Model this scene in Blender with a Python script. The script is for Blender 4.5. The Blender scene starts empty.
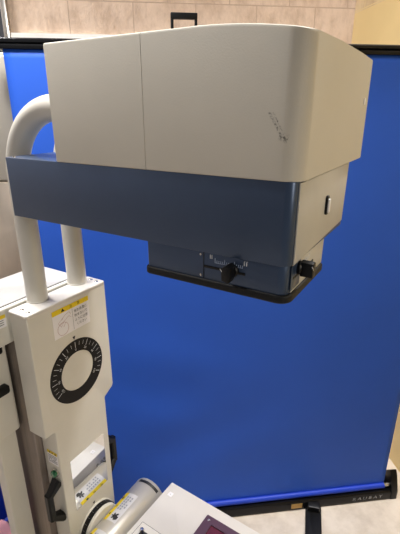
import bpy, bmesh, math, random
from mathutils import Vector, Matrix
random.seed(7)
S = bpy.context.scene
COL = S.collection
PI = math.pi

# ------------------------------------------------------------------ materials
def lin(c):
    out = []
    for v in c[:3]:
        v = v / 255.0
        out.append(v / 12.92 if v <= .04045 else ((v + .055) / 1.055) ** 2.4)
    return tuple(out) + (1.0,)

class NT:
    def __init__(s, name):
        s.m = bpy.data.materials.new(name); s.m.use_nodes = True
        s.t = s.m.node_tree; s.n = s.t.nodes
        s.b = s.n['Principled BSDF']
    def add(s, typ, **kw):
        n = s.n.new(typ)
        for k, v in kw.items():
            if k in n.inputs: n.inputs[k].default_value = v
            else: setattr(n, k, v)
        return n
    def link(s, a, b): s.t.links.new(a, b)
    def coord(s, scale=(1, 1, 1), rot=(0, 0, 0)):
        tc = s.add('ShaderNodeTexCoord'); mp = s.add('ShaderNodeMapping')
        mp.inputs['Scale'].default_value = scale; mp.inputs['Rotation'].default_value = rot
        s.link(tc.outputs['Object'], mp.inputs['Vector']); return mp.outputs['Vector']
    def noise(s, vec, scale, detail=4, rough=.55):
        n = s.add('ShaderNodeTexNoise'); n.inputs['Scale'].default_value = scale
        n.inputs['Detail'].default_value = detail; n.inputs['Roughness'].default_value = rough
        s.link(vec, n.inputs['Vector']); return n.outputs['Fac']
    def ramp(s, fac, stops):
        r = s.add('ShaderNodeValToRGB'); e = r.color_ramp.elements
        while len(e) < len(stops): e.new(.5)
        for i, (p, c) in enumerate(stops): e[i].position = p; e[i].color = c
        s.link(fac, r.inputs['Fac']); return r.outputs['Color']
    def bump(s, h, strength=.2, dist=.01):
        b = s.add('ShaderNodeBump'); b.inputs['Strength'].default_value = strength
        b.inputs['Distance'].default_value = dist
        s.link(h, b.inputs['Height']); s.link(b.outputs['Normal'], s.b.inputs['Normal'])
    def set(s, **kw):
        for k, v in kw.items(): s.b.inputs[k.replace('_', ' ')].default_value = v

def paint(name, rgb, rough=.45, metal=0., tex=0., tscale=700, var=.06, coat=0., spec=.5):
    """painted / moulded surface: slight colour drift and optional orange-peel bump"""
    n = NT(name); v = n.coord()
    c = lin(rgb)
    lo = tuple(x * (1 - var) for x in c[:3]) + (1,); hi = tuple(min(1, x * (1 + var)) for x in c[:3]) + (1,)
    n.link(n.ramp(n.noise(v, 14, 5), [(.3, lo), (.7, hi)]), n.b.inputs['Base Color'])
    n.set(Roughness=rough, Metallic=metal)
    n.b.inputs['Coat Weight'].default_value = coat
    n.b.inputs['Specular IOR Level'].default_value = spec
    if tex: n.bump(n.noise(v, tscale, 2), tex, .0015)
    return n.m

def steel(name, rgb, rough=.3, stretch=(60, 60, 1.2)):
    n = NT(name); v = n.coord(stretch)
    c = lin(rgb)
    f = n.noise(v, 3, 6, .6)
    n.link(n.ramp(f, [(.25, tuple(x * .75 for x in c[:3]) + (1,)), (.75, c)]), n.b.inputs['Base Color'])
    n.set(Metallic=1.0)
    v2 = n.coord()
    rr = n.ramp(n.noise(v2, 6, 4), [(.3, (rough * .8,) * 3 + (1,)), (.7, (rough * 1.3,) * 3 + (1,))])
    n.link(rr, n.b.inputs['Roughness'])
    n.bump(f, .08, .002)
    return n.m

M = {}
def head_mat():
    n = NT('textured_beige_shell'); v = n.coord()
    c = lin((203, 197, 184))
    base = n.ramp(n.noise(v, 9, 5), [(.3, tuple(x * .96 for x in c[:3]) + (1,)), (.7, c)])
    # worn scuff near the front corner: two short slanted streaks broken up by noise
    tc = n.add('ShaderNodeTexCoord')
    sep = n.add('ShaderNodeSeparateXYZ'); n.link(tc.outputs['Object'], sep.inputs[0])
    def math_(op, a, b=None):
        m = n.add('ShaderNodeMath', operation=op)
        for i, q in enumerate((a, b)):
            if q is None: continue
            if isinstance(q, (int, float)): m.inputs[i].default_value = q
            else: n.link(q, m.inputs[i])
        return m.outputs[0]
    masks = []
    for (x0, z0, x1, z1, w) in SCUFFS:
        dx, dz = x1 - x0, z1 - z0; L = math.hypot(dx, dz); dx /= L; dz /= L
        px = math_('SUBTRACT', sep.outputs[0], x0); pz = math_('SUBTRACT', sep.outputs[2], z0)
        al = math_('ADD', math_('MULTIPLY', px, dx), math_('MULTIPLY', pz, dz))
        ac = math_('ABSOLUTE', math_('ADD', math_('MULTIPLY', px, -dz), math_('MULTIPLY', pz, dx)))
        over = math_('ABSOLUTE', math_('SUBTRACT', al, L / 2))
        inl = math_('LESS_THAN', over, L / 2)
        wd = math_('MAXIMUM', math_('SUBTRACT', 1.0, math_('DIVIDE', ac, w)), 0.0)
        masks.append(math_('MULTIPLY', inl, wd))
    tot = masks[0]
    for m_ in masks[1:]: tot = math_('MAXIMUM', tot, m_)
    tot = math_('MULTIPLY', tot, math_('LESS_THAN', sep.outputs[1], SCUFF_Y))
    nz = n.noise(v, 420, 3)
    br = n.ramp(nz, [(.42, (0, 0, 0, 1)), (.6, (1, 1, 1, 1))])
    fac = math_('MULTIPLY', math_('MULTIPLY', tot, br), .85)
    mix = n.add('ShaderNodeMix', data_type='RGBA')
    n.link(fac, mix.inputs['Factor']); n.link(base, mix.inputs['A']); mix.inputs['B'].default_value = lin((58, 55, 52))
    n.link(mix.outputs['Result'], n.b.inputs['Base Color'])
    n.set(Roughness=.5); n.b.inputs['Specular IOR Level'].default_value = .4
    n.bump(n.noise(v, 420, 2), .2, .0009)
    return n.m

def tile_mat(name, c1, c2, grout, off=(0, 0, 0), w=.344, h=.4):
    n = NT(name)
    tc = n.add('ShaderNodeTexCoord'); sep = n.add('ShaderNodeSeparateXYZ'); cmb = n.add('ShaderNodeCombineXYZ')
    n.link(tc.outputs['Object'], sep.inputs[0])
    ad = n.add('ShaderNodeMath', operation='ADD'); n.link(sep.outputs[0], ad.inputs[0]); n.link(sep.outputs[1], ad.inputs[1])
    n.link(ad.outputs[0], cmb.inputs[0]); n.link(sep.outputs[2], cmb.inputs[1])
    mp = n.add('ShaderNodeMapping'); mp.inputs['Location'].default_value = off
    n.link(cmb.outputs[0], mp.inputs['Vector'])
    b = n.add('ShaderNodeTexBrick', offset=.45)
    b.inputs['Scale'].default_value = 1; b.inputs['Brick Width'].default_value = w; b.inputs['Row Height'].default_value = h
    b.inputs['Mortar Size'].default_value = .0028; b.inputs['Mortar Smooth'].default_value = .1
    n.link(mp.outputs['Vector'], b.inputs['Vector'])
    v = n.coord((1, 1, .55), (0, .5, 0))
    f = n.noise(v, 12, 9, .68)
    ca = n.ramp(f, [(.28, lin(c2)), (.55, lin(c1)), (.8, tuple(min(1, x * 1.12) for x in lin(c1)[:3]) + (1,))])
    n.link(ca, b.inputs['Color1']); n.link(ca, b.inputs['Color2']); b.inputs['Mortar'].default_value = lin(grout)
    n.link(b.outputs['Color'], n.b.inputs['Base Color'])
    n.set(Roughness=.5)
    mx = n.add('ShaderNodeMath', operation='MULTIPLY_ADD'); n.link(b.outputs['Fac'], mx.inputs[0])
    mx.inputs[1].default_value = -.6; n.link(f, mx.inputs[2])
    n.bump(mx.outputs[0], .5, .022)
    return n

def fabric_mat():
    n = NT('blue_screen_cloth'); v = n.coord()
    c = lin((38, 96, 214))
    n.link(n.ramp(n.noise(v, 3, 3), [(.3, tuple(x * .93 for x in c[:3]) + (1,)), (.7, c)]), n.b.inputs['Base Color'])
    n.set(Roughness=.62); n.b.inputs['Specular IOR Level'].default_value = .45
    n.bump(n.noise(v, 1800, 2), .15, .0006)
    return n.m

def floor_mat():
    n = NT('mottled_floor_vinyl'); v = n.coord()
    a = n.ramp(n.noise(v, 7, 8, .65), [(.3, lin((186, 172, 156))), (.55, lin((214, 202, 187))), (.8, lin((226, 216, 202)))])
    n.link(a, n.b.inputs['Base Color']); n.set(Roughness=.5)
    n.bump(n.noise(v, 60, 5), .08, .003)
    return n.m

O = Vector((-0.16318712, 0.48982546, 1.55468513))        # front lower corner of the head on the arm
SCUFFS = []                                              # filled below (world minus root)
SCUFF_Y = 0

# ------------------------------------------------------------------ mesh builder
class MB:
    def __init__(s, mats): s.bm = bmesh.new(); s.mats = mats
    def face(s, vs, m=0):
        f = s.bm.faces.new([s.bm.verts.new(v) for v in vs]); f.material_index = m; return f
    def box(s, a, b, m=0, bev=0., seg=2, mat=None):
        x0, y0, z0 = [min(p, q) for p, q in zip(a, b)]; x1, y1, z1 = [max(p, q) for p, q in zip(a, b)]
        co = [(x0, y0, z0), (x1, y0, z0), (x1, y1, z0), (x0, y1, z0), (x0, y0, z1), (x1, y0, z1), (x1, y1, z1), (x0, y1, z1)]
        vs = [s.bm.verts.new(c) for c in co]
        fs = [s.bm.faces.new([vs[i] for i in q]) for q in ((3, 2, 1, 0), (4, 5, 6, 7), (0, 1, 5, 4), (1, 2, 6, 5), (2, 3, 7, 6), (3, 0, 4, 7))]
        return s._fin(vs, fs, m, bev, seg, mat)
    def _fin(s, vs, fs, m, bev, seg, mat):
        for f in fs: f.material_index = m
        if mat: bmesh.ops.transform(s.bm, matrix=mat, verts=vs)
        if bev:
            es = list({e for f in fs for e in f.edges})
            bmesh.ops.bevel(s.bm, geom=es, offset=bev, segments=seg, affect='EDGES', profile=.5, clamp_overlap=True, material=m)
    def prism(s, poly, base, u, v, d, m=0, bev=0., seg=2, cap_bev_only=True):
        """polygon of (a,b) along axes u,v starting at base, extruded by vector d"""
        base, u, v, d = Vector(base), Vector(u), Vector(v), Vector(d)
        lo = [s.bm.verts.new(base + u * a + v * b) for a, b in poly]
        hi = [s.bm.verts.new(base + u * a + v * b + d) for a, b in poly]
        n = len(poly); fs = []
        f0 = s.bm.faces.new(lo[::-1]); f1 = s.bm.faces.new(hi); fs += [f0, f1]
        for i in range(n): fs.append(s.bm.faces.new((lo[i], lo[(i + 1) % n], hi[(i + 1) % n], hi[i])))
        bmesh.ops.recalc_face_normals(s.bm, faces=fs)
        for f in fs: f.material_index = m
        if bev:
            es = list(set(f0.edges) | set(f1.edges))
            bmesh.ops.bevel(s.bm, geom=es, offset=bev, segments=seg, affect='EDGES', profile=.5, clamp_overlap=True, material=m)
    def loft(s, rings, m=0, caps=True, closed=True):
        vr = [[s.bm.verts.new(p) for p in r] for r in rings]; fs = []
        n = len(rings[0])
        for a, b in zip(vr, vr[1:]):
            for i in range(n if closed else n - 1):
                j = (i + 1) % n
                fs.append(s.bm.faces.new((a[i], a[j], b[j], b[i])))
        if caps: fs.append(s.bm.faces.new(vr[0][::-1])); fs.append(s.bm.faces.new(vr[-1]))
        bmesh.ops.recalc_face_normals(s.bm, faces=fs)
        for f in fs: f.material_index = m
    def tube(s, pts, r, m=0, n=20, caps=True):
        pts = [Vector(p) for p in pts]; rings = []
        t0 = (pts[1] - pts[0]).normalized()
        ref = Vector((0, 1, 0)) if abs(t0.y) < .8 else Vector((1, 0, 0))
        a = t0.cross(ref).normalized()
        for i, p in enumerate(pts):
            t = (pts[min(i + 1, len(pts) - 1)] - pts[max(i - 1, 0)]).normalized()
            a = (a - t * a.dot(t)).normalized(); b = t.cross(a)
            rr = r[i] if isinstance(r, (list, tuple)) else r
            rings.append([p + (a * math.cos(2 * PI * k / n) + b * math.sin(2 * PI * k / n)) * rr for k in range(n)])
        s.loft(rings, m, caps)
    def lathe(s, prof, origin, axis, m=0, n=32):
        """prof: (radius, distance along axis)"""
        origin = Vector(origin); ax = Vector(axis).normalized()
        a = ax.orthogonal().normalized(); b = ax.cross(a)
        s.loft([[origin + ax * h + (a * math.cos(2 * PI * k / n) + b * math.sin(2 * PI * k / n)) * r for k in range(n)] for r, h in prof], m)
    def ring(s, c, u, v, r0, r1, d, m=0, n=64):
        c, u, v, d = Vector(c), Vector(u), Vector(v), Vector(d)
        P = lambda r, k, q: c + (u * math.cos(2 * PI * k / n) + v * math.sin(2 * PI * k / n)) * r + q
        vv = [[s.bm.verts.new(P(r, k, q)) for k in range(n)] for r, q in ((r0, Vector()), (r1, Vector()), (r1, d), (r0, d))]
        fs = []
        for i in range(4):
            A, B = vv[i], vv[(i + 1) % 4]
            for k in range(n): fs.append(s.bm.faces.new((A[k], A[(k + 1) % n], B[(k + 1) % n], B[k])))
        bmesh.ops.recalc_face_normals(s.bm, faces=fs)
        for f in fs: f.material_index = m
    def build(s, name, parent=None, smooth=35, off=None, kind=None, label=None):
        me = bpy.data.meshes.new(name)
        bmesh.ops.remove_doubles(s.bm, verts=s.bm.verts, dist=1e-7)
        if off is not None: bmesh.ops.translate(s.bm, verts=s.bm.verts, vec=-Vector(off))
        s.bm.to_mesh(me); s.bm.free()
        for m in s.mats: me.materials.append(m)
        if smooth:
            me.polygons.foreach_set('use_smooth', [True] * len(me.polygons))
            me.set_sharp_from_angle(angle=math.radians(smooth))
        o = bpy.data.objects.new(name, me); COL.objects.link(o)
        if parent: o.parent = parent
        if kind: o['kind'] = kind
        if label: o['label'] = label
        return o

_tc = {}
def text_faces(body, size=1.0):
    """outline of a word as flat triangles (x right, y up), height ~ size"""
    key = body
    if key not in _tc:
        c = bpy.data.curves.new('word', 'FONT'); c.body = body; c.align_x = 'CENTER'; c.align_y = 'CENTER'
        c.resolution_u = 2
        o = bpy.data.objects.new('word', c); COL.objects.link(o)
        ev = o.evaluated_get(bpy.context.evaluated_depsgraph_get()); me = ev.to_mesh()
        vs = [tuple(v.co) for v in me.vertices]; fs = [tuple(p.vertices) for p in me.polygons]
        ev.to_mesh_clear(); bpy.data.objects.remove(o); bpy.data.curves.remove(c)
        _tc[key] = (vs, fs)
    vs, fs = _tc[key]
    return [(x * size, y * size) for x, y, z in vs], fs
def put_text(mb, body, size, fn, m, sx=1.0):
    vs, fs = text_faces(body, size)
    bv = [mb.bm.verts.new(fn(x * sx, y)) for x, y in vs]
    for f in fs:
        try: q = mb.bm.faces.new([bv[i] for i in f]); q.material_index = m
        except ValueError: pass

def rrect(x0, y0, x1, y1, r, n=6):
    """rounded rectangle; r = radius or (bl, br, tr, tl)"""
    if not isinstance(r, (tuple, list)): r = (r,) * 4
    pts = []
    for (cx, cy, a0, rr) in ((x0, y0, PI, r[0]), (x1, y0, 1.5 * PI, r[1]), (x1, y1, 0, r[2]), (x0, y1, .5 * PI, r[3])):
        sx = 1 if cx == x0 else -1; sy = 1 if cy == y0 else -1
        if rr < 1e-6: pts.append((cx, cy)); continue
        for k in range(n + 1):
            a = a0 + .5 * PI * k / n
            pts.append((cx + sx * rr + rr * math.cos(a), cy + sy * rr + rr * math.sin(a)))
    return pts

def empty(name, loc, rz=0, label=None, cat=None, group=None):
    o = bpy.data.objects.new(name, None); COL.objects.link(o); o.location = loc; o.rotation_euler = (0, 0, rz)
    o.empty_display_size = .05
    if label: o['label'] = label; o['category'] = cat
    if group: o['group'] = group
    return o
def R(x, y, z): return O + Vector((x, y, z))              # machine coordinates -> world

# ------------------------------------------------------------------ the x-ray machine
ROOT = Vector((O.x - .62, O.y + .105, 0))
def sc(x0, z0, x1, z1, w): SCUFFS.append((O.x + x0 - ROOT.x, O.z + z0, O.x + x1 - ROOT.x, O.z + z1, w))
sc(-.0395, .079, -.0235, .054, .0022); sc(-.0345, .079, -.022, .058, .0014); sc(-.0255, .053, -.0145, .0495, .006)
SCUFF_Y = O.y + .02 - ROOT.y

M['head'] = head_mat()
M['beige'] = paint('beige_machine_paint', (214, 210, 199), .42, tex=.08, tscale=500, var=.03)
M['beige_end'] = paint('beige_end_face_colour', (184, 180, 172), .45, tex=.05, tscale=500, var=.04)
M['tube'] = paint('cream_tube_enamel', (204, 200, 190), .3, var=.02, coat=.2)
M['top'] = paint('off_white_dimmed', (174, 172, 169), .4, var=.02)  # same off-white as console_top, darkened because the lamp overlit the lid
M['navy'] = paint('slate_blue_satin_paint', (60, 76, 102), .33, metal=.5, var=.05, tex=.04, tscale=900, coat=.15)
M['black'] = paint('black_rubber', (13, 13, 14), .55, var=.1, spec=.3)
M['blackgloss'] = paint('black_plastic', (9, 9, 10), .4, var=.1, spec=.3)
M['console_top'] = paint('off_white_console', (214, 209, 202), .4, var=.02)
M['white'] = paint('white_sticker', (236, 233, 235), .4, var=.02)
M['yellow'] = paint('yellow_sticker_band', (236, 206, 24), .4, var=.05)
M['ink'] = paint('black_print', (25, 25, 28), .5)
M['redink'] = paint('dull_red_print', (178, 140, 140), .5)
M['greyink'] = paint('grey_print', (120, 122, 126), .5)
M['dialwhite'] = paint('white_scale_print', (214, 216, 220), .5)
M['bluewhite'] = paint('pale_blue_scale_print', (170, 186, 212), .5)
M['green'] = paint('green_lens_plastic', (16, 104, 66), .25, coat=.5)
M['steel'] = steel('brushed_stainless_mast', (166, 156, 150), .5)
M['screw'] = steel('bright_screw_steel', (215, 212, 205), .25, (20, 20, 20))
M['purple'] = paint('plum_bezel_plastic', (78, 50, 68), .4, var=.06)
M['screen'] = paint('dark_red_display_glass', (96, 42, 52), .12, var=.15, coat=.5)
M['softgap'] = paint('grey_seam', (120, 116, 108), .7)
M['darkgap'] = paint('dark_seam', (40, 38, 36), .7)
def mirror_mat():
    n = NT('mirror_glass'); v = n.coord()
    n.b.inputs['Base Color'].default_value = (.86, .87, .87, 1); n.set(Metallic=1., Roughness=.015)
    n.bump(n.noise(v, 3, 1), .01, .001)
    return n.m
M['mirror'] = mirror_mat()

mach = empty('xray_machine', ROOT, 0,
             'beige and slate blue x-ray machine with overhanging head, tube neck and dial tower', 'medical machine')
def part(mb, name, parent=mach, **kw): return mb.build(name, parent, off=ROOT, **kw)

# --- head: two beige shells with a seam, top falling away towards the rounded front corner
HX1, HY0, HY1, RC = .004, -.002, .342, .026
def ztop(x):
    if x < -.15: return .1765
    t = min(1, (x + .15) / .154); return .1768 - .0135 * t * t
def head_ring(x):
    q = HX1 - RC
    y0 = HY0 + (RC - math.sqrt(max(0, RC * RC - (x - q) ** 2)) if x > q else 0)
    rb = .012; qb = HX1 - rb
    y1 = HY1 - (rb - math.sqrt(max(0, rb * rb - (x - qb) ** 2)) if x > qb else 0)
    zt = ztop(x); b = .0035
    pts = [(y0 + .0015, 0), (y0, .0015), (y0, zt - b), (y0 + b * .3, zt - b * .3), (y0 + b, zt), (y0 + .1, zt + .001)]
    pts += [(y1 - .08, zt - .001), (y1 - b, zt - .004), (y1 - b * .3, zt - b * .3 - .004), (y1, zt - b - .004), (y1, .0015), (y1 - .0015, 0)]
    return [R(x, a, c) for a, c in pts]
xs = [-.4135, -.4125, -.35, -.29, -.2272, -.2262]
mb = MB([M['head']]); mb.loft([head_ring(x) for x in xs]); rear = part(mb, 'rear_shell', label='beige rear shell of the head, left of the seam')
xs = [-.2254, -.2244, -.19, -.16, -.14, -.12, -.1, -.08, -.06, -.045, -.032]
xs += [HX1 - RC + RC * math.sin(.5 * PI * k / 10) for k in range(11)]
mb = MB([M['head']]); mb.loft([head_ring(x) for x in xs]); front = part(mb, 'front_shell', label='beige front shell of the head with rounded corner and dark scuff')
mb = MB([M['softgap']]); mb.box(R(-.2262, -.0008, .002), R(-.2254, .33, .1755)); part(mb, 'seam_strip', rear)
mb = MB([M['white']]); mb.box(R(.0030, .298, .0895), R(.0052, .3075, .0995)); part(mb, 'inspection_dot', front, label='tiny white mark')

# --- arm: slate blue band under the head, reaching back to the tube neck
mb = MB([M['navy']])
mb.prism(rrect(-.5545, 0, -.001, .262, (.003, .0145, .004, .004), 8), R(0, 0, -.1095), (1, 0, 0), (0, 1, 0), (0, 0, .1095), bev=.0012)
arm = part(mb, 'support_arm')
mb = MB([M['beige_end']]); mb.prism([(.0125, -.1085), (.2545, -.1), (.2605, -.002), (.0125, -.002)], R(-.0012, 0, 0), (0, 1, 0), (0, 0, 1), (.0022, 0, 0), bev=.0006)  # thin beige sheet over the slate blue end of the arm
part(mb, 'end_face', arm, label='plain beige end face of the arm')
mb = MB([M['blackgloss'], M['white'], M['screw']])
mb.prism(rrect(.1335, -.0665, .1445, -.0375, .0045), R(.0008, 0, 0), (0, 1, 0), (0, 0, 1), (.0035, 0, 0), bev=.0008)
mb.prism(rrect(.1365, -.0635, .1448, -.0425, .003), R(.0035, 0, 0), (0, 1, 0), (0, 0, 1), (.003, 0, 0), 1, bev=.0008)
part(mb, 'rocker_switch', arm, label='small black and white rocker switch')
mb = MB([M['screw']]); mb.lathe([(.0001, .003), (.0028, .0026), (.0036, .0005), (.0036, -.001)], R(-.538, .008, .0), (0, 0, 1), n=14); part(mb, 'screw', arm)

# --- collimator below the arm
mb = MB([M['navy']])
mb.prism(rrect(-.2345, .004, -.004, .165, (.003, .0145, .006, .006), 8), R(0, 0, -.152), (1, 0, 0), (0, 1, 0), (0, 0, .0425), bev=.0006)
coll = part(mb, 'collimator')
mb = MB([M['beige_end']]); mb.prism([(.018, -.1505), (.161, -.1505), (.163, -.111), (.018, -.111)], R(-.0042, 0, 0), (0, 1, 0), (0, 0, 1), (.0016, 0, 0), bev=.0004)  # beige sheet laid on the blue collimator end
part(mb, 'end_face', coll, label='beige end face of the collimator')
mb = MB([M['black']])
mb.prism(rrect(-.2405, .001, .0005, .168, (.010, .019, .012, .012), 8), R(0, 0, -.164), (1, 0, 0), (0, 1, 0), (0, 0, .0125), bev=.003, seg=3)
part(mb, 'bumper_plate', coll, label='black rounded bumper plate')
mb = MB([M['navy'], M['black'], M['dialwhite'], M['bluewhite'], M['screw']])
mb.box(R(-.1315, .0032, -.151), R(-.1307, .005, -.1105), 1)                              # joint line
mb.box(R(-.1305, .0028, -.1338), R(-.0645, .0045, -.1298), 1, bev=.0008)                   # slot
for x in (-.1365, -.1365):
    pass
for z in (-.1145, -.1465):
    mb.lathe([(.0001, .0016), (.0016, .0013), (.0021, 0)], R(-.136, .0042, z), (0, -1, 0), 4, n=12)
for i in range(15):
    x = -.1125 + i * .0031
    h = .007 if i % 5 == 0 else .0038
    mb.box(R(x, .0033, -.1235), R(x + .0006, .0042, -.1235 + h), 3)
mb.box(R(-.1125, .0033, -.1238), R(-.0685, .0042, -.1232), 3)
for x in (-.1205, -.1178): mb.box(R(x, .0033, -.1185), R(x + .0009, .0042, -.1125), 2)
for x in (-.0668, -.0632): mb.box(R(x, .0033, -.1195), R(x + .001, .0042, -.1128), 2)
for x in (-.0668, -.0632): mb.box(R(x, .0033, -.1135), R(x + .0022, .0042, -.1128), 2)
part(mb, 'scale_panel', coll, label='slotted scale with pale tick marks')
def knob(mb, c, out, side, s=1.0):
    """pointer knob: round-backed grip with a raised fin and a white pointer line"""
    c, out, side = Vector(c), Vector(out), Vector(side); up = Vector((0, 0, 1))
    mb.lathe([(.004 * s, -.0005), (.011 * s, .0), (.0115 * s, .004), (.0095 * s, .006)], c, out, 0, n=24)
    prof = [(-.0075, -.012), (.0045, -.0145), (.0085, -.004), (.0075, .011), (0, .0145), (-.006, .011), (-.0085, .002)]
    mb.prism([(a * s, b * s) for a, b in prof], c + out * .004, side, up, out * .021 * s, 0, bev=.0012)
    mb.box((-.0005, -.0003, 0), (.0005, .0003, .009), 1, mat=Matrix.Translation(c + out * (.0252 * s) + side * -.003) @ Matrix.Rotation(.7, 4, out))
mb = MB([M['blackgloss'], M['dialwhite']]); knob(mb, R(-.0838, .004, -.1290), (0, -1, 0), (1, 0, 0), .86); part(mb, 'knob', coll, label='black pointer knob on the front slot')
mb = MB([M['navy'], M['bluewhite'], M['black'], M['dialwhite']])
mb.box(R(-.0030, .0145, -.1475), R(-.0022, .050, -.1115), 0, bev=.0003)
mb.box(R(-.0030, .022, -.1325), R(-.0018, .11, -.1295), 2)
for i in range(7): mb.box(R(-.0030, .052 + i * .006, -.1215), R(-.0019, .0528 + i * .006, -.1165 if i % 3 else -.1135), 3)
part(mb, 'scale_panel', coll, label='end scale panel behind the side knob')
mb = MB([M['blackgloss'], M['dialwhite']]); knob(mb, R(-.0022, .043, -.1215), (1, 0, 0), (0, 1, 0), .84); part(mb, 'knob', coll, label='black pointer knob on the end face')

# --- the two neck tubes, rising from the tower and bending over into the head
for ty in (.06, .179):
    cx, cz, rr = -.472, -.047, .132
    pts = [R(cx - rr, ty, z) for z in (-.345, -.3, -.25, -.2, -.15, -.1, -.07)]
    pts += [R(cx + rr * math.cos(a), ty, cz + rr * math.sin(a)) for a in [PI - .5 * PI * k / 16 for k in range(17)]]
    pts += [R(-.44, ty, cz + rr), R(-.40, ty, cz + rr)]
    mb = MB([M['tube']]); mb.tube(pts, .0232, n=32)
    mb.lathe([(.0232, 0), (.0245, .0004), (.0245, .002), (.0234, .003)], R(cx - rr, ty, -.3226), (0, 0, 1), n=32)
    part(mb, 'neck_tube')

# --- tower: wide upper cover, narrower lower body, one continuous front
XF, TY0, TY1, LY0, LY1, ZT = -.5525, -.0115, .221, .0165, .186, -.3226
zn = -.645
pr = [(TY0, ZT - .006)]
pr += [(TY0, zn)]
pr += [(LY0 - .006, zn)] + [(LY0 - .006 + .006 * math.sin(a), zn - .006 + .006 * math.cos(a)) for a in (.4, .8, 1.2, PI / 2)]
pr += [(LY0, -1.22), (LY1, -1.22)]
pr += [(LY1 + .006 - .006 * math.cos(a), zn - .012 + .006 * math.sin(a)) for a in (0, .5, 1.0)]
pr += [(TY1 - .004, zn + .008), (TY1, zn + .016), (TY1, ZT - .006)]
mb = MB([M['beige']]); mb.prism(pr, R(XF, 0, 0), (0, 1, 0), (0, 0, 1), (-.058, 0, 0), bev=.003, seg=3)
tower = part(mb, 'tower')
mb = MB([M['console_top'], M['screw'], M['ink']])
mb.prism(rrect(XF - .0605, TY0 - .001, XF + .001, TY1 + .001, .007), R(0, 0, ZT - .0085), (1, 0, 0), (0, 1, 0), (0, 0, .0085), bev=.0025, seg=3)
for x, y in ((-.566, .004), (-.588, .006), (-.566, .207), (-.588, .209)):
    mb.lathe([(.0001, .0012), (.004, .001), (.0055, 0)], R(x, y, ZT - .0002), (0, 0, 1), 1, n=16)
    mb.box(R(x - .003, y - .001, ZT), R(x + .003, y + .001, ZT + .0015), 2)
part(mb, 'top_cap', tower, label='off-white top cap with four screws')

U, V = Vector((0, 1, 0)), Vector((0, 0, 1))
def plate(mb, x, y0, z0, y1, z1, m, t=.0006): mb.box(R(x, y0, z0), R(x + t, y1, z1), m)
# warning label
mb = MB([M['white'], M['yellow'], M['ink'], M['redink'], M['greyink']])
plate(mb, XF, .0515, -.4105, .161, -.34, 0)
plate(mb, XF + .0002, .0515, -.352, .161, -.34, 1, .0006)
def on_front(y, z, h=.0011): return lambda a, b: R(XF + h, y + a, z + b)
mb.face([R(XF + .0011, .0765, -.3495), R(XF + .0011, .0875, -.3495), R(XF + .0011, .082, -.3415)], 2)
put_text(mb, '注', .009, on_front(.106, -.346), 2); put_text(mb, '意', .009, on_front(.129, -.346), 2)
plate(mb, XF + .0005, .1088, -.408, .1092, -.353, 4)
for i, w in enumerate(('指を装置に', '挟まないで', 'ように注意', 'ください')):
    put_text(mb, w, .0082, on_front(.134, -.3625 - i * .0118), 2)
cy, cz = .078, -.392
mb.ring(R(XF + .0006, cy, cz), U, V, .0155, .0162, (.0004, 0, 0), 3, 40)
for a, b, c, d in ((.066, -.374, .088, -.36), (.072, -.38, .098, -.367), (.088, -.36, .1, -.357), (.098, -.367, .104, -.372), (.066, -.374, .074, -.386), (.088, -.378, .08, -.388), (.074, -.386, .084, -.374), (.1, -.357, .104, -.365), (.076, -.37, .082, -.364)):
    p, q = R(XF + .0007, a, b), R(XF + .0007, c, d); n_ = (q - p).cross(Vector((1, 0, 0))).normalized() * .0004
    mb.face([p - n_, q - n_, q + n_, p + n_], 3)
part(mb, 'warning_label', tower, label='white warning label with yellow band, drawing and four lines of text', smooth=None)
# dial
DC = (.105, -.52)
mb = MB([M['blackgloss'], M['dialwhite'], M['ink'], M['beige']])
mb.ring(R(XF, *DC), U, V, .0512, .0832, (.0016, 0, 0), 0, 96)
for dg in range(-120, 121, 10):
    a = math.radians(dg); major = dg % 30 == 0
    r0, r1, w = (.064, .0795, .0007) if major else (.067, .0775, .00045)
    e = U * math.sin(a) + V * math.cos(a); t = U * math.cos(a) - V * math.sin(a)
    c = R(XF + .0021, *DC)
    mb.face([c + e * r0 - t * w, c + e * r0 + t * w, c + e * r1 + t * w, c + e * r1 - t * w], 1)
    if major:
        put_text(mb, str(abs(dg)), .0085, lambda x, y, e=e, t=t, c=c: c + e * (.0585 + y) + t * x, 1)
c = R(XF + .001, .105, -.431)
mb.face([c + U * -.0045 + V * .006, c - V * .004, c + U * .0045 + V * .006], 2)
part(mb, 'angle_dial', tower, label='black ring dial with white degree scale and pointer', smooth=None)
# mirror
mb = MB([M['mirror'], M['beige']])
plate(mb, XF, .0455, -.9315, .165, -.762, 0, .0012)
part(mb, 'mirror', tower, label='mirror panel reflecting the console', smooth=None)
# lower hub dial
H2 = (.105, -1.037)
mb = MB([M['blackgloss'], M['beige'], M['greyink'], M['ink']])
mb.lathe([(.060, 0), (.0665, .0005), (.0665, .0045), (.0645, .006)], R(XF, *H2), (1, 0, 0), 1, n=64)
mb.lathe([(.063, .0045), (.0645, .005), (.0645, .0195), (.063, .020)], R(XF, *H2), (1, 0, 0), 0, n=64)
mb.lathe([(.058, .0), (.0622, .001), (.0622, .007), (.0595, .0105), (.01, .0115)], R(XF + .0185, *H2), (1, 0, 0), 1, n=64)
for dg in range(-120, 121, 15):
    a = math.radians(dg); e = U * math.sin(a) + V * math.cos(a); t = U * math.cos(a) - V * math.sin(a); c = R(XF, *H2) + e * .0647
    mb.face([c + Vector((.009, 0, 0)) - t * .0004, c + Vector((.009, 0, 0)) + t * .0004, c + Vector((.016, 0, 0)) + t * .0004, c + Vector((.016, 0, 0)) - t * .0004], 2)
c = R(XF + .001, .106, -.964)
mb.face([c + U * -.0045 + V * .006, c - V * .004, c + U * .0045 + V * .006], 3)
part(mb, 'hinge_dial', tower, label='round hinge hub with black scale band below the mirror')
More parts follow.
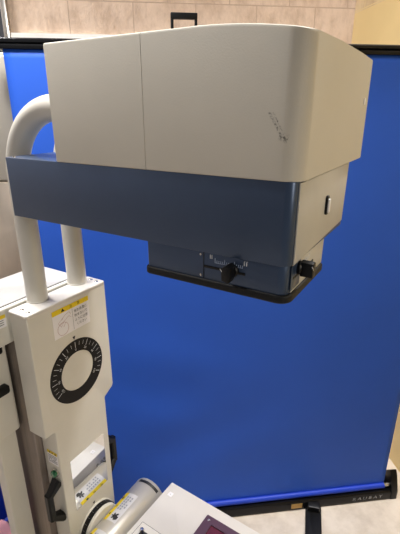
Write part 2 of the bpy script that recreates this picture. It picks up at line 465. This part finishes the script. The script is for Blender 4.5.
# side handles
def handle(mb, y, out):
    w = .0085
    def bar(p, q, wp, wq):
        p, q = Vector(p), Vector(q); t = (q - p).normalized(); a = Vector((1, 0, 0)); b = t.cross(a).normalized()
        rg = []
        for c, ww in ((p, wp), (q, wq)):
            rg.append([c + a * i * ww + b * j * ww for i, j in ((-1, -.6), (-.6, -1), (.6, -1), (1, -.6), (1, .6), (.6, 1), (-.6, 1), (-1, .6))])
        mb.loft(rg)
    X = -.573
    bar(R(X, y, -.808), R(X, y + out * .033, -.836), .0135, .009)
    bar(R(X, y + out * .0325, -.828), R(X, y + out * .0325, -.912), .009, .009)
    bar(R(X, y + out * .033, -.904), R(X, y, -.930), .009, .0135)
mb = MB([M['blackgloss']]); handle(mb, LY0 + .001, -1); part(mb, 'handle', tower, label='black grip handle on the left side')
mb = MB([M['blackgloss']]); handle(mb, LY1 - .001, 1); part(mb, 'handle', tower, label='black grip handle on the right side')
mb = MB([M['green'], M['blackgloss'], M['screw']])
mb.lathe([(.0115, -.001), (.0115, .004), (.0095, .005)], R(-.572, LY0, -.779), (0, -1, 0), 2, n=24)
mb.lathe([(.009, .004), (.0095, .010), (.007, .013), (.0003, .014)], R(-.572, LY0, -.779), (0, -1, 0), 0, n=24)
part(mb, 'push_button', tower, label='green push button')
mb = MB([M['white'], M['yellow'], M['ink'], M['greyink']])
mb.box(R(-.595, LY0 - .0006, -.757), R(-.5595, LY0 + .001, -.716), 0); mb.box(R(-.595, LY0 - .0009, -.724), R(-.5595, LY0, -.716), 1)
for x in (-.587, -.578, -.567): mb.box(R(x, LY0 - .0012, -.722), R(x + .004, LY0, -.718), 2)
for i in range(5):
    for j in range(7):
        if random.random() < .85: mb.box(R(-.592 + j * .0045, LY0 - .0009, -.731 - i * .005), R(-.592 + j * .0045 + .003, LY0, -.7285 - i * .005), 3)
part(mb, 'caution_sticker', tower, label='small white sticker with yellow band above the green button', smooth=None)

# --- rear cover, side box, column, mast
mb = MB([M['beige']])
mb.prism(rrect(-.79, -.11, -.628, .214, .008), R(0, 0, -.410), (1, 0, 0), (0, 1, 0), (0, 0, .086), bev=.004, seg=3)
rc = part(mb, 'rear_cover')
mb = MB([M['top'], M['darkgap']])
mb.prism(rrect(-.7855, -.1055, -.6405, .2095, .008), R(0, 0, -.3255), (1, 0, 0), (0, 1, 0), (0, 0, .0035), 0, bev=.001)
mb.prism(rrect(-.7875, -.1075, -.6385, .2115, .009), R(0, 0, -.3255), (1, 0, 0), (0, 1, 0), (0, 0, .0018), 1)
for x, y in ((-.77, .18),): mb.lathe([(.0001, .0012), (.0025, .001), (.003, 0)], R(x, y, -.322), (0, 0, 1), 1, n=12)
part(mb, 'lid', rc, label='off-white flat lid')
mb = MB([M['white'], M['yellow'], M['greyink']])
mb.box(R(-.6285, -.09, -.365), R(-.6272, -.0105, -.336), 0); mb.box(R(-.6285, -.09, -.344), R(-.6268, -.0105, -.336), 1)
for i in range(3): mb.box(R(-.6285, -.085, -.349 - i * .005), R(-.6269, -.016, -.3475 - i * .005), 2)
part(mb, 'caution_sticker', rc, label='white and yellow sticker', smooth=None)
mb = MB([M['beige']])
mb.prism(rrect(-.78, -.11, -.648, -.006, (.006, .012, .012, .006)), R(0, 0, -.655), (1, 0, 0), (0, 1, 0), (0, 0, .246), bev=.004, seg=3)
sb = part(mb, 'side_box')
for z in (-.415, -.52):
    mb = MB([M['blackgloss']])
    mb.prism(rrect(-.075, z - .013, -.026, z + .009, .006), R(-.65, 0, 0), (0, 1, 0), (0, 0, 1), (.017, 0, 0), bev=.003, seg=3)
    part(mb, 'latch', sb)
mb = MB([M['beige']])
mb.prism(rrect(-.70, -.062, -.668, -.012, .003), R(0, 0, -O.z + .2), (1, 0, 0), (0, 1, 0), (0, 0, O.z - .2 - .652), bev=.002)
part(mb, 'side_post')
mb = MB([M['steel']])
mb.prism(rrect(-.772, -.002, -.6115, .205, .004), R(0, 0, -O.z + .2), (1, 0, 0), (0, 1, 0), (0, 0, O.z - .2 - .409), bev=.002)
part(mb, 'mast', label='brushed stainless mast behind the tower')

# --- horizontal roll housing hinged in front of the tower
CX, CZ, CR = -.4785, -1.0355, .0525
CY0, CY1 = -.16, .268
mb = MB([paint('satin_grey_beige_metal', (186, 181, 171), .34, metal=.35, var=.03), M['darkgap']])
mb.lathe([(.03, 0), (CR - .006, .0), (CR - .002, .0015), (CR, .006), (CR, CY1 - CY0 - .006), (CR - .002, CY1 - CY0 - .0015), (CR - .006, CY1 - CY0), (.03, CY1 - CY0)], R(CX, CY0, CZ), (0, 1, 0), n=64)
roll = part(mb, 'roll_housing')
def cylp(y, a, h=.0006):   # a: degrees, 90 = top, 180 = tower side
    a = math.radians(a); return R(CX + (CR + h) * math.cos(a), y, CZ + (CR + h) * math.sin(a))
def cpatch(mb, y0, y1, a0, a1, m, h, n=8):
    for k in range(n):
        p, q = a0 + (a1 - a0) * k / n, a0 + (a1 - a0) * (k + 1) / n
        mb.face([cylp(y0, p, h), cylp(y1, p, h), cylp(y1, q, h), cylp(y0, q, h)], m)
mb = MB([M['ink']])
cpatch(mb, CY1 - .021, CY1 - .0115, 122, 42, 0, .0005, 24)
part(mb, 'slot', roll, label='curved dark slot near the end')
def clabel(y0, y1):
    mb = MB([paint('worn_white_sticker', (206, 204, 204), .4), M['yellow'], M['ink'], paint('pale_grey_print', (150, 152, 160), .5)])
    cpatch(mb, y0, y1, 131, 80, 0, .0005, 12); cpatch(mb, y0, y1, 132, 115, 1, .0009, 6)
    dg = 180 / (PI * CR)
    for k, w in ((.22, '▲'), (.5, '注'), (.8, '意')):
        put_text(mb, w, .0105, lambda x, y, k=k: cylp(y0 + (y1 - y0) * k + x, 123.5 + y * dg, .0014), 2)
    hand = [(-.008, -.012), (.002, -.013), (.004, -.006), (.011, -.009), (.013, -.005), (.006, .001), (.012, .004), (.010, .008), (.004, .006), (.003, .012), (-.001, .012), (-.002, .005), (-.007, .009), (-.010, .006), (-.006, 0), (-.013, -.003)]
    hv = [mb.bm.verts.new(cylp(y0 + .017 + a * .9, 97 + b * dg * .9, .0013)) for a, b in hand]
    cv = mb.bm.verts.new(cylp(y0 + .017, 97, .0014))
    for i in range(len(hv)): mb.bm.faces.new((hv[i], hv[(i + 1) % len(hv)], cv)).material_index = 2
    for r_ in range(3):
        for c_ in range(6):
            if random.random() < .85: cpatch(mb, y0 + .04 + c_ * .0085, y0 + .046 + c_ * .0085, 110 - r_ * 9, 105 - r_ * 9, 3, .0012, 1)
    return mb
part(clabel(.098, .199), 'warning_label', roll, label='warning label with yellow band and black hand, farther along the roll', smooth=None)
part(clabel(-.035, .066), 'warning_label', roll, label='warning label with yellow band, nearest the camera', smooth=None)

# --- operator console
CA = math.radians(-2.6)
CO = R(-.4151, .2948, -.985)
ex, ey = Vector((math.cos(CA), math.sin(CA), 0)), Vector((-math.sin(CA), math.cos(CA), 0))
def K(x, y, z=0): return CO + ex * x + ey * y + Vector((0, 0, z))
def kprism(mb, poly, z0, z1, m=0, bev=0., seg=2): mb.prism(poly, K(0, 0, z0), ex, ey, (0, 0, z1 - z0), m, bev, seg)
mb = MB([M['console_top']]); kprism(mb, rrect(0, -.44, .42, 0, .004), -.11, 0, 0, .002)
con = part(mb, 'console')
mb = MB([M['purple']])
bx0, by1 = .152, -.034
o_ = rrect(bx0, -.23, .36, by1, .003); i_ = rrect(bx0 + .026, -.205, .334, by1 - .022, .002)
rings = []
for poly, z in ((o_, -.001), (o_, .0045), (i_, .0055), (i_, -.001)):
    rings.append([K(x, y, z) for x, y in poly])
mb.loft(rings, 0, caps=False)
part(mb, 'screen_bezel', con, label='plum coloured screen bezel')
mb = MB([M['screen']]); kprism(mb, rrect(bx0 + .024, -.207, .336, by1 - .02, .002), -.001, .0025); part(mb, 'screen', con, label='dark red screen')
mb = MB([M['screw']]); mb.lathe([(.0001, .0035), (.003, .003), (.004, .0)], K(bx0 + .013, -.048, .0045), (0, 0, 1), n=16); part(mb, 'bezel_screw', con)
mb = MB([M['white'], M['greyink']]); kprism(mb, rrect(.0165, -.0445, .0305, -.0305, .001), 0, .0009); kprism(mb, rrect(.0218, -.0385, .0245, -.0362, .0005), .0004, .0009, 1); part(mb, 'square_sticker', con, label='tiny white square sticker')
mb = MB([M['darkgap'], M['console_top']])
kprism(mb, rrect(.013, -.30, .092, -.150, .002), -.001, .0004); kprism(mb, rrect(.0142, -.2988, .0908, -.1512, .0015), -.001, .0008, 1)
kprism(mb, rrect(.028, -.29, .085, -.170, .008), .0005, .0012, 0)
part(mb, 'recess_panel', con, label='outlined panel with a black slot')
mb = MB([M['screw'], M['blackgloss']])
mb.lathe([(.006, 0), (.0065, .004), (.005, .007), (.0005, .0075)], K(.030, -.172, .001), (0, 0, 1), 0, n=20)
mb.tube([K(.034, -.176, .006), K(.05, -.19, .009), K(.07, -.2, .008)], .0045, 1, n=12)
part(mb, 'toggle_switch', con, label='black toggle with chrome collar')
mb = MB([M['screw'], M['blackgloss']])
for y, l in ((-.012, .014), (-.026, .010), (-.046, .018)):
    mb.lathe([(.005, 0), (.005, l * .6), (.0035, l * .7), (.0035, l)], K(0, y, -.037), -ex, 0, n=14)
part(mb, 'peg', con, label='small chrome pegs on the tower side')
# carrier, base and castors that hold the machine up
mb = MB([M['beige']])
mb.prism([(-.55, -1.10), (-.2, -1.10), (-.2, -1.14), (-.46, -1.25), (-.55, -1.25)], R(0, .04, 0), (1, 0, 0), (0, 0, 1), (0, .13, 0), bev=.004)
part(mb, 'carrier_bracket')
mb = MB([M['beige']])
mb.prism(rrect(-.79, -.11, -.30, .225, .03), R(0, 0, -O.z + .09), (1, 0, 0), (0, 1, 0), (0, 0, .112), bev=.008, seg=3)
bs = part(mb, 'base')
mb = MB([M['beige']]); mb.box(R(-.611, LY0 + .002, -O.z + .19), R(-.555, LY1 - .002, -1.215), bev=.003); part(mb, 'pedestal')
for x in (-.74, -.35):
    for y in (-.06, .17):
        mb = MB([M['black'], M['screw']])
        c = R(x, y, -O.z + .04)
        mb.lathe([(.02, -.013), (.036, -.013), (.04, -.009), (.04, .009), (.036, .013), (.02, .013)], c, (0, 1, 0), 0, n=28)
        for sgn in (-1, 1): mb.box(c + Vector((-.014, sgn * .015 - .001, -.008)), c + Vector((.014, sgn * .015 + .001, .044)), 1)
        mb.box(c + Vector((-.016, -.018, .044)), c + Vector((.016, .018, .052)), 1)
        part(mb, 'caster', bs)

# ------------------------------------------------------------------ backdrop (pull-up blue screen); local x right, y away
BA = Vector((.02191927, 1.65263229, 0)); BR = math.atan2(.62380327, .7815814)
def BW(x, y, z):
    return BA + Vector((math.cos(BR), math.sin(BR), 0)) * x + Vector((-math.sin(BR), math.cos(BR), 0)) * y + Vector((0, 0, z))
bd = empty('backdrop_screen', BA, BR, 'bright blue pull-up backdrop screen standing behind the machine', 'backdrop')
FB = MB([fabric_mat()])
NX, NZ = 60, 72
x0, x1, z0, z1 = -1.412, -.052, .056, 1.789
def wob(x, z):
    u = (x - x0) / (x1 - x0); w = (z - z0) / (z1 - z0)
    env = math.sin(PI * w) ** .6 * math.sin(PI * u) ** .5
    d = .006 * math.sin(3.1 * u + 4.5 * w) * env
    d += .0035 * math.exp(-((u - .30) / .16) ** 2 - ((w - .36) / .13) ** 2) * math.sin(34 * w + 9 * u)
    d += .003 * math.exp(-((u - .42) / .25) ** 2 - ((w - .2) / .12) ** 2) * math.sin(30 * w - 12 * u)
    d += .008 * env * math.sin(5.5 * u)
    return d
g = [[FB.bm.verts.new((x0 + (x1 - x0) * i / NX, .030 + wob(x0 + (x1 - x0) * i / NX, z0 + (z1 - z0) * k / NZ), z0 + (z1 - z0) * k / NZ)) for i in range(NX + 1)] for k in range(NZ + 1)]
for k in range(NZ):
    for i in range(NX): FB.bm.faces.new((g[k][i], g[k][i + 1], g[k + 1][i + 1], g[k + 1][i]))
fab = FB.build('screen_cloth', bd, smooth=60)
sol = fab.modifiers.new('thickness', 'SOLIDIFY'); sol.thickness = .0012; sol.offset = 1
M['bar'] = paint('anodised_dark_bar', (40, 40, 42), .22, metal=.75, var=.08)
M['rod'] = paint('blue_roll_cloth', (20, 62, 190), .5, var=.06)
mb = MB([M['bar'], M['screw']])
mb.prism([(.026, 1.7865), (.023, 1.788), (.0215, 1.793), (.023, 1.798), (.027, 1.8005), (.0225, 1.804), (.0225, 1.811), (.027, 1.8145), (.054, 1.8145), (.058, 1.810), (.058, 1.7865)], (-1.45, 0, 0), (0, 1, 0), (0, 0, 1), (1.45 + .0, 0, 0))
part_bar = mb.build('top_bar', bd)
mb = MB([M['blackgloss']])
hx0, hx1 = -.962, -.888
for a, b in (((hx0, .034, 1.80), (hx0 + .008, .044, 1.882)), ((hx1 - .008, .034, 1.80), (hx1, .044, 1.882)), ((hx0, .032, 1.868), (hx1, .046, 1.884))): mb.box(a, b, bev=.002)
mb.build('carry_handle', bd, label='black carry handle on the top bar')
mb = MB([M['bar']])
mb.prism([(0, .004), (0, .040), (.006, .048), (.08, .052), (.095, .042), (.095, .004)], (-1.46, 0, 0), (0, 1, 0), (0, 0, 1), (1.46 + .0, 0, 0), bev=.002)
case = mb.build('base_case', bd)
mb = MB([M['blackgloss']])
mb.prism([(-.002, .002), (-.002, .045), (.02, .11), (.035, .135), (.06, .11), (.098, .05), (.098, .002)], (-.028, 0, 0), (0, 1, 0), (0, 0, 1), (.03, 0, 0), bev=.002)
mb.build('end_cap', bd)
mb = MB([M['blackgloss']])
mb.prism([(-.002, .002), (-.002, .045), (.02, .11), (.035, .135), (.06, .11), (.098, .05), (.098, .002)], (-1.462, 0, 0), (0, 1, 0), (0, 0, 1), (.03, 0, 0), bev=.002)
mb.build('end_cap', bd)
mb = MB([M['rod']]); mb.tube([(-1.41, .024, .062), (-.055, .024, .062)], .012, n=20); mb.build('cloth_roll', bd, label='blue roll of cloth along the base')
mb = MB([M['screw']]); mb.tube([(-.056, .024, .063), (-.030, .024, .063)], .0085, n=14); mb.build('roller_tip', bd, label='chrome tip of the roller')
mb = MB([M['greyink'], paint('silver_grey_print', (170, 172, 176), .5)])
for i, ch in enumerate('RAUBAY'):
    put_text(mb, ch, .0225, lambda x, y, i=i: Vector((-.138 + (i - 2.5) * .0245 + x + .12 * y, -.0012, .025 + y)), 1, 1.15)
mb.build('brand_lettering', case, smooth=None)
gold = paint('gold_sticker', (176, 140, 74), .35, metal=.3)
mb = MB([gold]); mb.box((-.487, -.0015, .012), (-.438, .001, .037)); mb.build('gold_sticker', case, smooth=None)
for fx, sw in ((-.386, -21), (-1.10, 12)):
    mb = MB([M['blackgloss']]); a = math.radians(sw); fu, fv = (math.cos(a), math.sin(a), 0), (-math.sin(a), math.cos(a), 0)
    mb.prism(rrect(-.033, -.30, .033, .03, .012), (fx, 0, 0), fu, fv, (0, 0, .012), bev=.003)
    mb.prism(rrect(-.026, -.03, .026, .01, .006), (fx, 0, .010), fu, fv, (0, 0, .028), bev=.004)
    mb.build('foot', bd)

# ------------------------------------------------------------------ setting
tile = tile_mat('rough_pink_stone_tile', (216, 193, 172), (182, 156, 134), (186, 162, 142), (-.105, .261, 0), .318, .4).m
def right_wall_mat():
    n = tile_mat('yellow_wall_with_stone_tile_frieze', (222, 200, 160), (196, 170, 128), (226, 204, 150), (.1, .278, 0), .5, .4)
    tc = n.add('ShaderNodeTexCoord'); sep = n.add('ShaderNodeSeparateXYZ'); n.link(tc.outputs['Object'], sep.inputs[0])
    gt = n.add('ShaderNodeMath', operation='GREATER_THAN'); n.link(sep.outputs[2], gt.inputs[0]); gt.inputs[1].default_value = 2.115
    src = n.b.inputs['Base Color'].links[0].from_socket
    v = n.coord(); y = n.ramp(n.noise(v, 3, 5), [(.3, lin((222, 198, 140))), (.7, lin((232, 208, 150)))])
    mix = n.add('ShaderNodeMix', data_type='RGBA'); n.link(gt.outputs[0], mix.inputs['Factor']); n.link(y, mix.inputs['A']); n.link(src, mix.inputs['B'])
    n.link(mix.outputs['Result'], n.b.inputs['Base Color']); n.set(Roughness=.38)
    for l in list(n.b.inputs['Normal'].links):
        bn = l.from_node
        mu = n.add('ShaderNodeMath', operation='MULTIPLY'); n.link(gt.outputs[0], mu.inputs[0]); mu.inputs[1].default_value = .35
        n.link(mu.outputs[0], bn.inputs['Strength'])
    return n.m
M['wallpaint'] = paint('plain_grey_wall', (205, 202, 205), .7, var=.03)
M['ceil'] = paint('grey_ceiling', (165, 165, 168), .8, var=.02)
def place(o):
    o.location = BA; o.rotation_euler = (0, 0, BR); return o
RX, RN, RZ, LX, NN = .1, 1.18, 3.6, -2.9, -2.6
def slab(name, a, b, mat, kind='structure'):
    mb = MB([mat]); mb.box(a, b); return place(mb.build(name, smooth=None, kind=kind))
slab('floor', (LX - .1, NN, -.1), (RX + .1, RN + .1, 0), floor_mat())
slab('wall_back', (LX, RN, 0), (RX, RN + .1, RZ), tile)
slab('wall_right', (RX, NN, 0), (RX + .1, RN + .1, RZ), right_wall_mat())
slab('wall_left', (LX - .1, NN, 0), (LX, RN + .1, RZ), M['wallpaint'])
slab('ceiling', (LX - .1, NN, RZ), (RX + .1, RN + .1, RZ + .1), M['ceil'])
slab('trim_1', (-1.675, RN - .03, 1.966), (-.75, RN, 1.988), paint('white_ledge_paint', (250, 249, 245), .4))
# grey metal door with a pale steel frame at the left end of the tiled wall
mb = MB([paint('dark_grey_door', (62, 64, 70), .4)]); mb.box((-2.60, RN - .02, .0), (-1.706, RN, 2.4)); door = place(mb.build('door_1', smooth=None, kind='structure'))
mb = MB([M['screw']])
mb.box((-1.706, RN - .035, 0), (-1.678, RN, 2.45), bev=.004); mb.box((-2.652, RN - .035, 0), (-2.60, RN, 2.45), bev=.004); mb.box((-2.60, RN - .035, 2.4), (-1.706, RN, 2.45))
fr = mb.build('door_frame', door)
mb = MB([M['screw']]); mb.tube([(-1.83, RN - .06, 1.0), (-1.93, RN - .06, 1.0)], .009); mb.tube([(-1.83, RN - .06, 1.0), (-1.83, RN - .015, 1.0)], .008); mb.build('door_handle', door)

# steel cabinet at the left, its edge hidden behind the screen
cab = empty('steel_cabinet', BW(-1.72, .30, 0), BR, 'tall steel cabinet at the left edge, behind the blue screen', 'cabinet')
COFF = Vector((-1.72, .30, 0))
mb = MB([paint('grey_beige_sheet_metal', (172, 164, 148), .38, metal=.3, var=.04)]); mb.box((-2.16, .125, .06), (-1.425, .62, 1.79), bev=.004); mb.build('body', cab, off=COFF)
mb = MB([paint('grey_beige_panel', (176, 168, 154), .35, metal=.3, var=.04)]); mb.box((-2.15, .108, 1.430), (-1.43, .128, 1.78), bev=.003); mb.build('upper_panel', cab, off=COFF, label='plain grey-beige upper panel')
shiny = steel('shiny_brown_stainless', (232, 216, 198), .42, (5, 5, 1.2))
mb = MB([shiny]); mb.box((-2.15, .106, .10), (-1.43, .128, 1.424), bev=.003); lowdoor = mb.build('door', cab, off=COFF, label='reflective stainless lower door')
mb = MB([M['screw']]); mb.tube([(-2.09, .085, .85), (-2.09, .085, 1.05)], .008); mb.build('door_handle', lowdoor, off=COFF)
for x in (-2.10, -1.48):
    for y in (.16, .57):
        mb = MB([M['black']]); mb.box((x - .02, y - .02, 0), (x + .02, y + .02, .062)); mb.build('foot', cab, off=COFF)

# blue bin with a pink cloth, low at the left edge
bx = empty('storage_bin', (-1.18, .50, 0), 0, 'blue plastic bin low at the left edge, beside the machine post', 'bin')
BO = Vector((-1.18, .50, 0))
mb = MB([paint('blue_bin_plastic', (24, 62, 170), .45, var=.06)])
def ringz(hx, hy, z): return [Vector((-1.18 + a, .50 + b, z)) for a, b in rrect(-hx, -hy, hx, hy, .02)]
mb.loft([ringz(.13, .10, 0), ringz(.15, .12, .40), ringz(.157, .127, .40), ringz(.157, .127, .415), ringz(.145, .115, .415), ringz(.125, .095, .01)])
mb.build('tub', bx, off=BO)
pk = MB([paint('pink_cloth', (244, 178, 190), .8, var=.08)])
n = 14; gv = []
for j in range(n + 1):
    row = []
    for i in range(n + 1):
        u, v_ = i / n, j / n
        x = -1.06 + .10 * u; y = .395 + .11 * v_
        z = .405 + .035 * math.sin(PI * u) * math.sin(PI * v_) + .008 * math.sin(9 * u + 5 * v_)
        row.append(pk.bm.verts.new((x, y, z)))
    gv.append(row)
for j in range(n):
    for i in range(n): pk.bm.faces.new((gv[j][i], gv[j][i + 1], gv[j + 1][i + 1], gv[j + 1][i]))
PO = Vector((-1.01, .45, .40))
po = pk.build('pink_cloth', off=PO); po.location = PO
po['label'] = 'small pink cloth lying on the blue bin'; po['category'] = 'cloth'
so = po.modifiers.new('thickness', 'SOLIDIFY'); so.thickness = .006

# ------------------------------------------------------------------ lights
def area(name, loc, target, sx, sy, power, col):
    l = bpy.data.lights.new(name, 'AREA'); l.shape = 'RECTANGLE'; l.size = sx; l.size_y = sy; l.energy = power; l.color = col
    o = bpy.data.objects.new(name, l); COL.objects.link(o); o.location = loc
    o.rotation_euler = (Vector(target) - Vector(loc)).to_track_quat('-Z', 'Y').to_euler(); return o
def lamp(name, x, y, z, sx, sy, power, col):
    p = BW(x, y, z); return area(name, p, p - Vector((0, 0, 1)), sx, sy, power, col)
lamp('hanging_lamp', -1.45, -.345, 2.5, .26, .26, 25, (1, .99, .98))
bl = lamp('ceiling_lamp', -.02, -.03, 3.57, .15, .15, 29, (1, .98, .96))
bl.data.spread = math.radians(100)
lamp('rear_ceiling_lamp', -2.2, .75, 3.4, .4, .4, 46, (1, .97, .95))
pw = BW(.06, -2.0, 1.75); wl = area('side_fill_light', pw, (-.72, .62, .75), .5, .7, 1.9, (1, .94, .84)); wl.data.spread = math.radians(58)  # added unseen fill for the tower and end faces; no window stands there
w = bpy.data.worlds.new('room_ambient'); S.world = w; w.use_nodes = True
w.node_tree.nodes['Background'].inputs['Color'].default_value = (.95, .97, 1.0, 1)
w.node_tree.nodes['Background'].inputs['Strength'].default_value = .22

# ------------------------------------------------------------------ camera
cd = bpy.data.cameras.new('camera'); cam = bpy.data.objects.new('camera', cd); COL.objects.link(cam)
cam.location = (0, 0, 1.637); cam.rotation_euler = (math.radians(90 - 20.6), 0, math.radians(31.35))
cd.sensor_fit = 'HORIZONTAL'; cd.sensor_width = 36; cd.lens = 420 / 400 * 36; cd.clip_start = .01
S.camera = cam
S.view_settings.view_transform = 'Standard'; S.view_settings.look = 'None'
S.view_settings.exposure = 0; S.view_settings.gamma = 1; S.view_settings.use_curve_mapping = False
